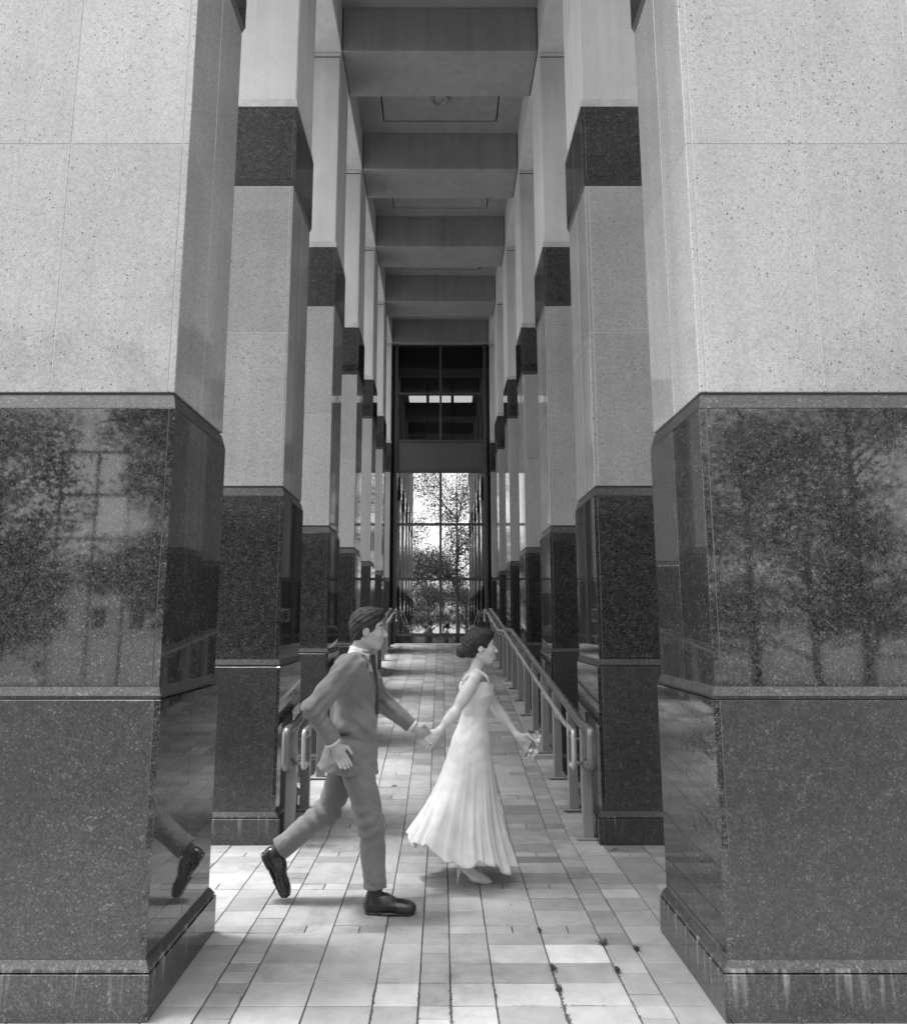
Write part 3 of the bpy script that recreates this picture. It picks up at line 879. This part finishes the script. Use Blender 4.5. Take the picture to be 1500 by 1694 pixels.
for a, b_, c in ((shR, elR, wrR), (shL, elL, wrL)):
    B.cone(a, b_, .045, .036, .03); B.cone(b_, c, .036, .026, .02)
B.cone((-.115, 0, 1.42), (-.075, 0, 1.55), .060, .054, .03)
HC = (-.045, 0, 1.605)
face(B, HC)
hand(B, wrL, (.85, -.03, -.50), (.2, -.25, .9), curl=.55)
hand(B, wrR, (.45, .1, -.88), (.8, .2, .4), curl=.7)
put(B, 'body', skin, man)
H = SDF((-.19, -.12, 1.48), (.10, .12, 1.76), .0045)
H.ell((-.062, 0, 1.642), (.106, .087, .103), .01).ell((-.02, 0, 1.70), (.075, .07, .045), .02).ell((-.10, 0, 1.60), (.06, .075, .08), .02)
H.ell((HC[0] + .112, 0, HC[2] - .045), (.094, .13, .115), .012, 'sub')
for q in (-1, 1): H.ell((HC[0] - .006, q * .085, HC[2] - .030), (.030, .03, .045), .008, 'sub')
H.carve(lambda X, Y, Z: (HC[2] - .062 + .25 * np.clip(X - HC[0] + .02, 0, 1) - Z))
H.ripple(lambda X, Y, Z: .0030 * np.sin(Y * 230 + X * 60 + 4 * np.sin(Z * 40)) * np.sin(X * 45 + Z * 38) + .0018 * np.sin(Z * 170 - X * 120 + Y * 90))
put(H, 'hair', hair_m, man)
for s in (-1, 1):
    e = MB(); e.lathe([(.0001, -.0105), (.008, -.007), (.0105, 0), (.008, .007), (.0001, .0105)], HC[0] + .0765, s * .031, 10)
    e.build('eye', eye_m, man, True, loc=(0, 0, HC[2] + .004))
    eb = MB().tube([(HC[0] + .083, s * .016, HC[2] + .027), (HC[0] + .085, s * .032, HC[2] + .032), (HC[0] + .074, s * .05, HC[2] + .026)], .0042, 5)
    eb.build('eyebrow', hair_m, man, True)
J = SDF((-.52, -.40, .70), (.32, .40, 1.54), .0068)
J.ell((-.125, 0, 1.29), (.132, .195, .175), .05).ell((-.115, 0, 1.10), (.118, .160, .18), .06)
J.cone((-.13, -.14, 1.385), (-.13, .14, 1.385), .082, .082, .05)
J.cone((-.115, 0, 1.02), (-.14, 0, .70), .150, .205, .06, sq=(1.18, .95, 1))
J.cone((-.15, 0, .98), (-.235, 0, .74), .11, .14, .06, sq=(1.2, .8, 1))
for a, b_, c in ((shR, elR, wrR), (shL, elL, wrL)):
    J.cone(a, b_, .079, .062, .035)
    b3, c3 = Vector(b_), Vector(c); J.cone(b3, b3 + (c3 - b3) * .93, .061, .047, .025)
J.carve(lambda X, Y, Z: (.775 - .10 * (X + .12) - Z) * .9)                                   # hem
for b_, c in ((elR, wrR), (elL, wrL)):                                                        # cuffs
    b3, c3 = np.array(b_), np.array(c); d3 = (c3 - b3) / np.linalg.norm(c3 - b3); q3 = b3 + (c3 - b3) * .90
    J.carve(lambda X, Y, Z, d3=d3, q3=q3, c3=c3: np.where((X - c3[0]) ** 2 + (Y - c3[1]) ** 2 + (Z - c3[2]) ** 2 < .0125, (X - q3[0]) * d3[0] + (Y - q3[1]) * d3[1] + (Z - q3[2]) * d3[2], -1))
J.carve(lambda X, Y, Z: np.minimum(np.minimum((.010 + (Z - 1.08) * .30) - np.abs(Y), X + .075), Z - 1.08) * .8)   # open front
J.carve(lambda X, Y, Z: .072 - np.sqrt((X + .105 - (Z - 1.45) * .3) ** 2 + Y ** 2) - np.clip(1.43 - Z, 0, 1) * 3)
def near(X, Y, Z, p, r): return np.exp(-((X - p[0]) ** 2 + (Y - p[1]) ** 2 + (Z - p[2]) ** 2) / r ** 2)
J.ripple(lambda X, Y, Z: .0105 * near(X, Y, Z, elR, .10) * np.sin(Z * 95 - X * 70 + 3 * np.sin(Y * 30)) + .010 * near(X, Y, Z, elL, .10) * np.sin(Z * 90 + X * 85 + 3 * np.sin(Y * 26))
    + .009 * near(X, Y, Z, (-.1, -.15, 1.07), .15) * np.sin(Z * 62 + X * 58 + 2 * np.sin(X * 21)) + .008 * near(X, Y, Z, shR, .13) * np.sin(X * 75 - Z * 60)
    + .0036 * np.sin(Z * 31 + X * 17 + 2.5 * np.sin(X * 9 + Y * 11)) + .0012 * np.sin(Z * 88 - X * 57 + Y * 33 + 3 * np.sin(Z * 14)))
J.carve(lambda X, Y, Z: np.where((X < -.14) & (Z < .98), .004 - np.abs(Y), -1))
J.carve(lambda X, Y, Z: np.where((X > -.1) & (Z < 1.09), .0045 - np.abs(Y - .012), -1))
put(J, 'jacket', suit, man)
for s in (-1, 1):                                                                            # lapels
    lp = MB(); b0 = [(-.012, s * .030, 1.12), (-.004, s * .075, 1.27), (-.020, s * .115, 1.36), (-.035, s * .085, 1.405), (-.075, s * .078, 1.46), (-.060, s * .06, 1.42), (-.015, s * .035, 1.26)]
    n = len(b0); lp.add([(x + .016, y, z) for x, y, z in b0] + [(x - .004, y, z) for x, y, z in b0], [tuple(range(n)), tuple(range(2 * n - 1, n - 1, -1))] + [(i, (i + 1) % n, (i + 1) % n + n, i + n) for i in range(n)])
    lp.build('lapel', suit, man)
Sh = SDF((-.28, -.26, .98), (.08, .26, 1.54), .006)
Sh.ell((-.125, 0, 1.29), (.116, .165, .165), .05).ell((-.115, 0, 1.10), (.10, .135, .16), .05)
Sh.cone((-.112, 0, 1.425), (-.092, 0, 1.492), .069, .066, .015)
Sh.carve(lambda X, Y, Z: Z - (1.498 - .25 * (X + .09))); Sh.carve(lambda X, Y, Z: .060 - np.sqrt((X + .088) ** 2 + Y ** 2) - np.clip(1.465 - Z, 0, 1) * 5)
put(Sh, 'shirt', white, man)
MB().tube([(-.018, 0, 1.455), (-.012, 0, 1.42), (-.004, 0, 1.33), (.002, 0, 1.2), (-.004, 0, 1.1)], [.017, .014, .018, .026, .03], 8).build('tie', tie_m, man, True)
T = SDF((-.80, -.24, .06), (.16, .24, 1.06), .0068)
T.ell((-.125, 0, .92), (.122, .158, .13), .05)
for a, b_, c, k_ in ((hipR, knR, anR, .88), (hipL, knL, anL, .90)):
    b3, c3 = Vector(b_), Vector(c)
    T.cone(a, b_, .104, .076, .04); T.cone(b_, b3 + (c3 - b3) * k_, .074, .066, .03)
for b_, c, k_ in ((knR, anR, .885), (knL, anL, .90)):
    b3, c3 = np.array(b_), np.array(c); d3 = (c3 - b3) / np.linalg.norm(c3 - b3); q3 = b3 + (c3 - b3) * k_
    T.carve(lambda X, Y, Z, d3=d3, q3=q3, c3=c3: np.where((X - c3[0]) ** 2 + (Y - c3[1]) ** 2 + (Z - c3[2]) ** 2 < .03, (X - q3[0]) * d3[0] + (Y - q3[1]) * d3[1] + (Z - q3[2]) * d3[2], -1))
T.ripple(lambda X, Y, Z: .010 * near(X, Y, Z, (knR[0] - .05, knR[1], knR[2]), .11) * np.sin(Z * 78 - X * 40 + 2 * np.sin(Y * 25)) + .011 * near(X, Y, Z, (knL[0] - .02, knL[1], knL[2] - .03), .12) * np.sin(X * 70 + Z * 62 + 2 * np.sin(Y * 22))
    + .010 * near(X, Y, Z, (-.05, 0, .84), .16) * np.sin(Z * 66 + X * 82 + np.abs(Y) * 30) + .006 * near(X, Y, Z, (.02, -.08, .17), .07) * np.sin(Z * 120 + X * 25)
    + .0030 * np.sin(Z * 27 + X * 21 + 2.5 * np.sin(X * 11 + Y * 13)) - .0035 * np.exp(-(Y + .085) ** 2 / .00006) * (X > anR[0] + .02))
put(T, 'trousers', suit, man)
for b_, c in ((elR, wrR), (elL, wrL)):
    b3, c3 = Vector(b_), Vector(c); d3 = c3 - b3
    MB().tube([b3 + d3 * .8, b3 + d3 * .95, b3 + d3 * .965], [.040, .0415, .039], 14).build('shirt_cuff', white, man, True)
for z in (1.045, .965):
    MB().lathe([(.0001, .004), (.008, .003), (.010, 0), (.0001, 0)], 0, 0, 10).build('button', black_l, man, True, loc=(.012, -.012, z)).rotation_euler = (0, R(90), 0)
MB().cbox(-.150, -.085, -.176, -.168, .93, .955, .003).build('pocket_flap', suit, man)
def rot_y(p, a, o):
    x, z = p[0] - o[0], p[2] - o[2]
    return (o[0] + x * math.cos(a) + z * math.sin(a), p[1], o[2] - x * math.sin(a) + z * math.cos(a))
# a loafer: heel at x=-.065, toe at x=.235 from the ankle
U = SDF((-.10, -.075, -.01), (.27, .075, .16), .0036)
U.cone((-.024, 0, .050), (.06, 0, .056), .038, .041, .02).cone((-.026, 0, .03), (.0, 0, .03), .036, .036, .02).cone((.06, 0, .052), (.175, -.004, .038), .044, .045, .03, sq=(1, 1, 1.25))
U.cone((.15, .004, .036), (.200, -.006, .033), .042, .034, .03, sq=(1, 1, 1.3)).cone((-.03, 0, .06), (-.024, 0, .098), .036, .030, .02)
U.ell((.05, 0, .082), (.075, .034, .030), .02, rot=.30)
U.carve(lambda X, Y, Z: .019 - Z)
U.ell((-.004, 0, .115), (.040, .027, .034), .004, 'sub', rot=.2)
U.ripple(lambda X, Y, Z: -.0016 * np.exp(-((Z - .058 + .05 * np.clip(X - .08, 0, 1)) / .004) ** 2) * (X > .07) + .0014 * np.exp(-((X - .115 + .15 * (Z - .05)) / .005) ** 2))
U.g = U.g
shoe_me = U.mesh('shoe')
SO = SDF((-.10, -.075, -.02), (.27, .075, .05), .0036)
SO.cone((-.022, 0, .011), (.07, 0, .011), .037, .034, .01, sq=(1, 1, 3)).cone((.07, 0, .011), (.190, -.004, .012), .039, .040, .02, sq=(1, 1, 3))
SO.cone((-.022, 0, .0), (.012, 0, .0), .037, .035, .005, sq=(1, 1, 2))
SO.carve(lambda X, Y, Z: np.maximum(.000 - Z, Z - .025)); SO.carve(lambda X, Y, Z: np.minimum(.010 - Z, np.minimum(X - .038, .11 - X)) )
sole_me = SO.mesh('sole')
def loafer(ank, pitch, yaw=0.0):
    o = link('shoe', shoe_me, black_l, man, (ank[0], ank[1], ank[2] - .092 * math.cos(pitch)))
    o.rotation_euler = (0, pitch, yaw)
    link('sole', sole_me, black_l, o)
    ts = MB()
    for q in (-1, 1):
        for k in range(5):
            ts.tube([(.088, q * .004, .089), (.100 + k * .002, q * (.010 + .004 * k), .083), (.108 + k * .002, q * (.014 + .006 * k), .073)], .0022, 5)
    ts.tube([(.080, -.020, .086), (.088, 0, .092), (.080, .020, .086)], .004, 6)
    ts.build('tassel', black_l, o, True)
    return o
loafer((anR[0], anR[1], .092), 0.0, -.06)
lo = loafer((anL[0], anL[1], anL[2]), 1.08)
lo.location = (anL[0] - .055, anL[1], anL[2] - .055)
for b_, c in ((knR, anR), (knL, anL)):
    b3, c3 = Vector(b_), Vector(c)
    MB().tube([b3 + (c3 - b3) * .72, b3 + (c3 - b3) * .9, c3 + (c3 - b3) * .02, c3 + (c3 - b3) * .10], [.046, .043, .042, .040], 14).build('sock', sock_m, man, True)

# ---- the woman in the long white gown
WX, WY = 0.22, 4.93
wom = thing('person', 'woman in a long white gown and pale heels hurrying to the right with flowers', 'person', (WX, WY, 0))
hR, hL = (-.005, -.08, .86), (.0, .08, .86)
kR, aR = (.03, -.07, .50), (-.055, -.06, .140)
kL, aL = (.13, .07, .55), (-.10, .07, .36)
sR, sL = (.015, -.155, 1.285), (.04, .155, 1.285)
eR, wR_ = (-.115, -.205, 1.075), (-.218, -.238, .965)
eL, wL_ = (.185, .205, 1.055), (.318, .13, .885)
W = SDF((-.44, -.34, -.01), (.52, .34, 1.68), .0055)
W.ell((0, 0, .90), (.10, .14, .11), .05).ell((.015, 0, 1.04), (.075, .10, .12), .05).ell((.025, 0, 1.18), (.088, .125, .12), .05)
W.cone((.028, -.115, 1.30), (.028, .115, 1.30), .040, .040, .04)
for a, b_, c in ((hR, kR, aR), (hL, kL, aL)):
    W.cone(a, b_, .075, .05, .03); W.cone(b_, c, .05, .031, .02)
W.cone((kR[0] - .02, kR[1], .42), (-.03, -.065, .30), .042, .036, .03)
for a, b_, c in ((sR, eR, wR_), (sL, eL, wL_)):
    W.cone(a, b_, .040, .031, .03); W.cone(b_, c, .031, .021, .02)
W.cone((.03, 0, 1.31), (.055, 0, 1.42), .046, .043, .03)
WH = (.072, 0, 1.488)
face(W, WH, .93, True)
W.cone((-.060, -.06, .125), (-.075, -.06, .112), .030, .026, .02).cone((-.06, -.06, .115), (.04, -.06, .048), .028, .026, .02).cone((.04, -.06, .042), (.085, -.06, .030), .028, .020, .02)
for a, b_, c in ((sR, eR, wR_), (sL, eL, wL_)):
    a3, b3, c3 = Vector(a), Vector(b_), Vector(c)
    W.cone(a3 + (b3 - a3) * .3, a3 + (b3 - a3) * .6, .041, .038, .03); W.cone(b3 + (c3 - b3) * .15, b3 + (c3 - b3) * .4, .034, .031, .03); W.ell(b_, (.033, .033, .033), .02)
hand(W, wR_, (-.68, .02, -.72), (-.4, .2, .8), .0082, .075, .55)
hand(W, wL_, (.7, .05, -.6), (.2, -.3, .9), .0082, .075, .95)
put(W, 'body', skin_f, wom)
HW = SDF((-.10, -.13, 1.30), (.19, .13, 1.64), .0045)
HW.ell((.052, 0, 1.523), (.104, .085, .098), .01).ell((.09, 0, 1.575), (.07, .072, .036), .02).ell((.0, 0, 1.47), (.055, .075, .07), .02)
HW.ell((-.045, 0, 1.455), (.045, .048, .042), .012)
HW.ell((.0, 0, 1.50), (.06, .085, .085), .02).ell((-.058, 0, 1.452), (.046, .052, .046), .006)
HW.ell((WH[0] + .112, 0, WH[2] - .045), (.092, .125, .112), .012, 'sub')
for q in (-1, 1): HW.ell((WH[0] - .002, q * .082, WH[2] - .035), (.022, .03, .036), .008, 'sub')
HW.carve(lambda X, Y, Z: (WH[2] - .072 + .35 * np.clip(X - WH[0] + .02, 0, 1) - .0 - Z))
HW.ripple(lambda X, Y, Z: .0026 * np.sin(Y * 210 - X * 70 + 3 * np.sin(Z * 50)) * np.sin(X * 50 + Z * 45) + .0016 * np.sin(Z * 190 + X * 110))
put(HW, 'hair', hair_m, wom)
for s in (-1, 1):
    e = MB(); e.lathe([(.0001, -.010), (.008, -.007), (.0100, 0), (.008, .007), (.0001, .010)], WH[0] + .071, s * .0288, 10)
    e.build('eye', eye_m, wom, True, loc=(0, 0, WH[2] + .003))
    MB().tube([(WH[0] + .077, s * .016, WH[2] + .025), (WH[0] + .078, s * .030, WH[2] + .030), (WH[0] + .068, s * .046, WH[2] + .025)], .003, 5).build('eyebrow', hair_m, wom, True)
# the gown: rings from bust to hem with folds that deepen downwards
prof = [(1.262, .028, .098, .138), (1.225, .032, .112, .146), (1.17, .034, .114, .144), (1.11, .026, .098, .124), (1.04, .018, .087, .110), (.98, .010, .098, .128),
        (.90, -.002, .122, .158), (.80, -.012, .140, .174), (.68, -.022, .165, .190), (.56, -.034, .195, .212), (.44, -.044, .228, .236), (.34, -.050, .262, .258), (.26, -.050, .292, .276), (.185, -.046, .318, .292)]
NS, sub = 220, 6
rings = []
for i in range(len(prof) - 1):
    for q in range(sub):
        t_ = q / sub; rings.append(tuple(a + (b - a) * t_ for a, b in zip(prof[i], prof[i + 1])))
rings.append(prof[-1])
rf = random.Random(31)
FOLDS = [(n_, .085 / (1 + .07 * n_) * rf.uniform(.6, 1.2), rf.uniform(0, 6), rf.uniform(-1.6, 1.6)) for n_ in (4, 6, 10, 14, 22, 26)]
dv, df = [], []
for inner in (0, 1):
    for z, cx, rx, ry in (rings if not inner else rings[::-1]):
        f_ = max(0, (1.0 - z) / .82)
        for k in range(NS):
            a = 2 * math.pi * k / NS
            fold = 0
            for fr_, am_, ph_, tw_ in FOLDS:
                fold += am_ * (1 - 1.6 * abs(math.sin(fr_ * a / 2 + ph_ + tw_ * z)) ** .8) * min(1, max(0, f_ * 1.5 - .1 * (fr_ % 4)))
            fold *= f_ ** 1.2
            fold += (1 - min(1, f_)) * .010 * math.sin(z * 70 + 5 * math.sin(a * 2) + a)
            s_ = (1 + fold) - (.012 / rx if inner else 0)
            x, y = rx * math.cos(a) * s_, ry * math.sin(a) * s_
            back = max(0, -math.cos(a)) ** 2 * f_ ** 2
            zz = z - .24 * (x) * f_ ** 2 + .030 * math.sin(5 * a + 1) * f_ ** 3 + .014 * math.sin(13 * a) * f_ ** 3
            dv.append((cx + x - .05 * back, y, zz))
n = len(rings)
for i in range(2 * n - 1):
    for k in range(NS):
        a, b_ = i * NS + k, i * NS + (k + 1) % NS
        df.append((a, a + NS, b_ + NS, b_))
g_ = MB(); g_.add(dv, df)
g_.build('gown', gown, wom, True)
for s, sh in ((-1, sR), (1, sL)):
    MB().tube([(.115, s * .075, 1.245), (.095, s * .098, 1.30), (.035, s * .105, 1.338), (-.03, s * .095, 1.30), (-.062, s * .08, 1.24)], .011, 6).build('strap', gown, wom, True)
# pale heeled shoe
PU = SDF((-.13, -.055, -.01), (.15, .055, .15), .0034)
PU.cone((.01, 0, .040), (.075, 0, .024), .030, .027, .02, sq=(1, 1, 1.3)).cone((.06, 0, .020), (.108, 0, .013), .026, .012, .02, sq=(1, 1, 1.3))
PU.cone((-.075, 0, .098), (.015, 0, .028), .024, .027, .02, sq=(1, 1.0, 2.2)).cone((-.088, 0, .105), (-.080, 0, .128), .024, .022, .01)
PU.ell((-.055, 0, .135), (.055, .026, .04), .004, 'sub', rot=.5)
PU.carve(lambda X, Y, Z: .002 - Z)
so = link('shoe', PU.mesh('shoe'), pale_l, wom, (0.0, -.06, 0.0)); so.location.x = .005
MB().tube([(-.088, 0, .095), (-.096, 0, .05), (-.100, 0, .001)], [.017, .0075, .0048], 8).build('heel', pale_l, so, True)

# ---- the flowers in her hand
bq = thing('bouquet', 'small bunch of pale flowers held in the hand of the woman in white', 'flowers', (WX + .385, WY + .12, .80))
rb_ = random.Random(4)
for k in range(13):
    a = k * 2.4; r = .018 + .045 * math.sqrt(k / 13)
    c = Vector((.045 + .4 * r * math.cos(a), 1.2 * r * math.sin(a), .03 + 1.2 * r * math.cos(a)))
    st = MB().tube([(-.015, 0, -.05), c * .4, c], .002, 5)
    stm = st.build('stem', M['moss'], bq, True)
    fl = MB()
    for q in range(9):
        d = Vector((rb_.gauss(.4, .6), rb_.gauss(0, .6), rb_.gauss(.2, .6))).normalized()
        u = d.orthogonal().normalized(); w = d.cross(u); l = .036 * rb_.uniform(.8, 1.2)
        fl.add([c, c + d * l * .5 + u * l * .42, c + d * l + w * .004, c + d * l * .5 - u * l * .42, c + d * l * .55 + w * l * .2], [(0, 1, 4), (1, 2, 4), (2, 3, 4), (3, 0, 4)])
    fl.build('flower', gown, bq, fix=False)

# ------------------------------------------------------------------ weeds in the joints and litter
def tuft(x, y, r, label, seed):
    rr = random.Random(seed); t_ = MB()
    for k in range(34):
        a = rr.uniform(0, 6.28); l = r * rr.uniform(.4, 1.1); h = rr.uniform(.004, .03)
        p = Vector((rr.gauss(0, r * .25), rr.gauss(0, r * .25), -.004)); e = p + Vector((math.cos(a) * l, math.sin(a) * l, h))
        w = Vector((-math.sin(a), math.cos(a), 0)) * rr.uniform(.003, .007)
        m_ = (p + e) / 2 + Vector((0, 0, .008))
        t_.add([p, m_ + w, e, m_ - w], [(0, 1, 2, 3)])
    o = t_.build('weed', M['moss'], None, fix=False, loc=(x, y, .002))
    tag(o, label, 'weed', 'weeds growing in the paving joints')
tuft(.857, 4.00, .032, 'tuft of weed at the far corner of the white paving slab', 1)
tuft(.556, 3.72, .017, 'small weed at the near left corner of the white paving slab', 2)
tuft(.860, 3.70, .017, 'small weed at the near right corner of the white paving slab', 3)
tuft(1.012, 3.93, .018, 'weed in the joint between the white slab and the right column', 4)
tuft(.553, 3.52, .014, 'weed in the joint a slab nearer than the white paving slab', 5)
tuft(.548, 4.14, .010, 'tiny dark weed in the joint beyond the white paving slab', 6)
mo = MB(); rm = random.Random(9)
for x, y0, y1, dens in ((.552, 2.9, 3.8, 230), (.261, 2.9, 3.6, 90), (.062, 2.9, 3.75, 130), (-.08, 2.9, 3.6, 90), (-.28, 2.9, 3.6, 90), (.857, 2.9, 3.8, 70), (-.865, 2.9, 3.9, 60)):
    for k in range(int(dens * (y1 - y0))):
        y = y1 - (y1 - y0) * rm.random() ** .8
        xx = x + rm.gauss(0, .0035 if dens < 200 else .006); l = rm.uniform(.003, .009); a = rm.uniform(0, 6.28)
        c, s = math.cos(a) * l, math.sin(a) * l
        mo.add([(xx - c, y - s, .0), (xx + s * .5, y - c * .5, .006), (xx + c, y + s, .004), (xx - s * .5, y + c * .5, .002)], [(0, 1, 2, 3)])
for x0, x1, y in ((.08, .5, 3.598), (.57, .75, 3.4), (-.27, .05, 3.6), (.3, .5, 3.398)):
    for k in range(int(150 * (x1 - x0))):
        xx = rm.uniform(x0, x1); yy = y + rm.gauss(0, .0025); l = rm.uniform(.002, .005)
        mo.add([(xx - l, yy, .001), (xx, yy - l, .004), (xx + l, yy, .004), (xx, yy + l, .001)], [(0, 1, 2, 3)])
tag(mo.build('weeds', M['moss'], fix=False), 'thin line of moss and weeds along the paving joints', 'weeds', kind='stuff')
for i, (x, y, a, l, lab) in enumerate(((1.29, 5.55, .3, .03, 'curled dark leaf lying beside the base of the second right column'), (.43, 4.52, 1.2, .012, 'dark speck of leaf on the paving right of the pale shoe'),
        (-.42, 7.0, .2, .035, 'dark leaf lying on the ramp left of its middle'), (.10, 7.9, 1.0, .02, 'small leaf lying on the ramp near its middle'), (-.36, 9.7, 2.0, .03, 'dry leaf on the ramp beside the third left column'))):
    u = Vector((math.cos(a), math.sin(a), .12)) * l; w = Vector((-math.sin(a), math.cos(a), 0)) * l * .35
    p = Vector((0, 0, 0)); k_ = Vector((0, 0, l * .25))
    o = MB().add([p - u, p - w + k_, p + u, p + w + k_, p + Vector((0, 0, .001))], [(0, 1, 4), (1, 2, 4), (2, 3, 4), (3, 0, 4)]).build('fallen_leaf', M['dry'], None, fix=False, loc=(x, y, zg(y) + .004))
    tag(o, lab, 'leaf', 'fallen leaves on the paving')
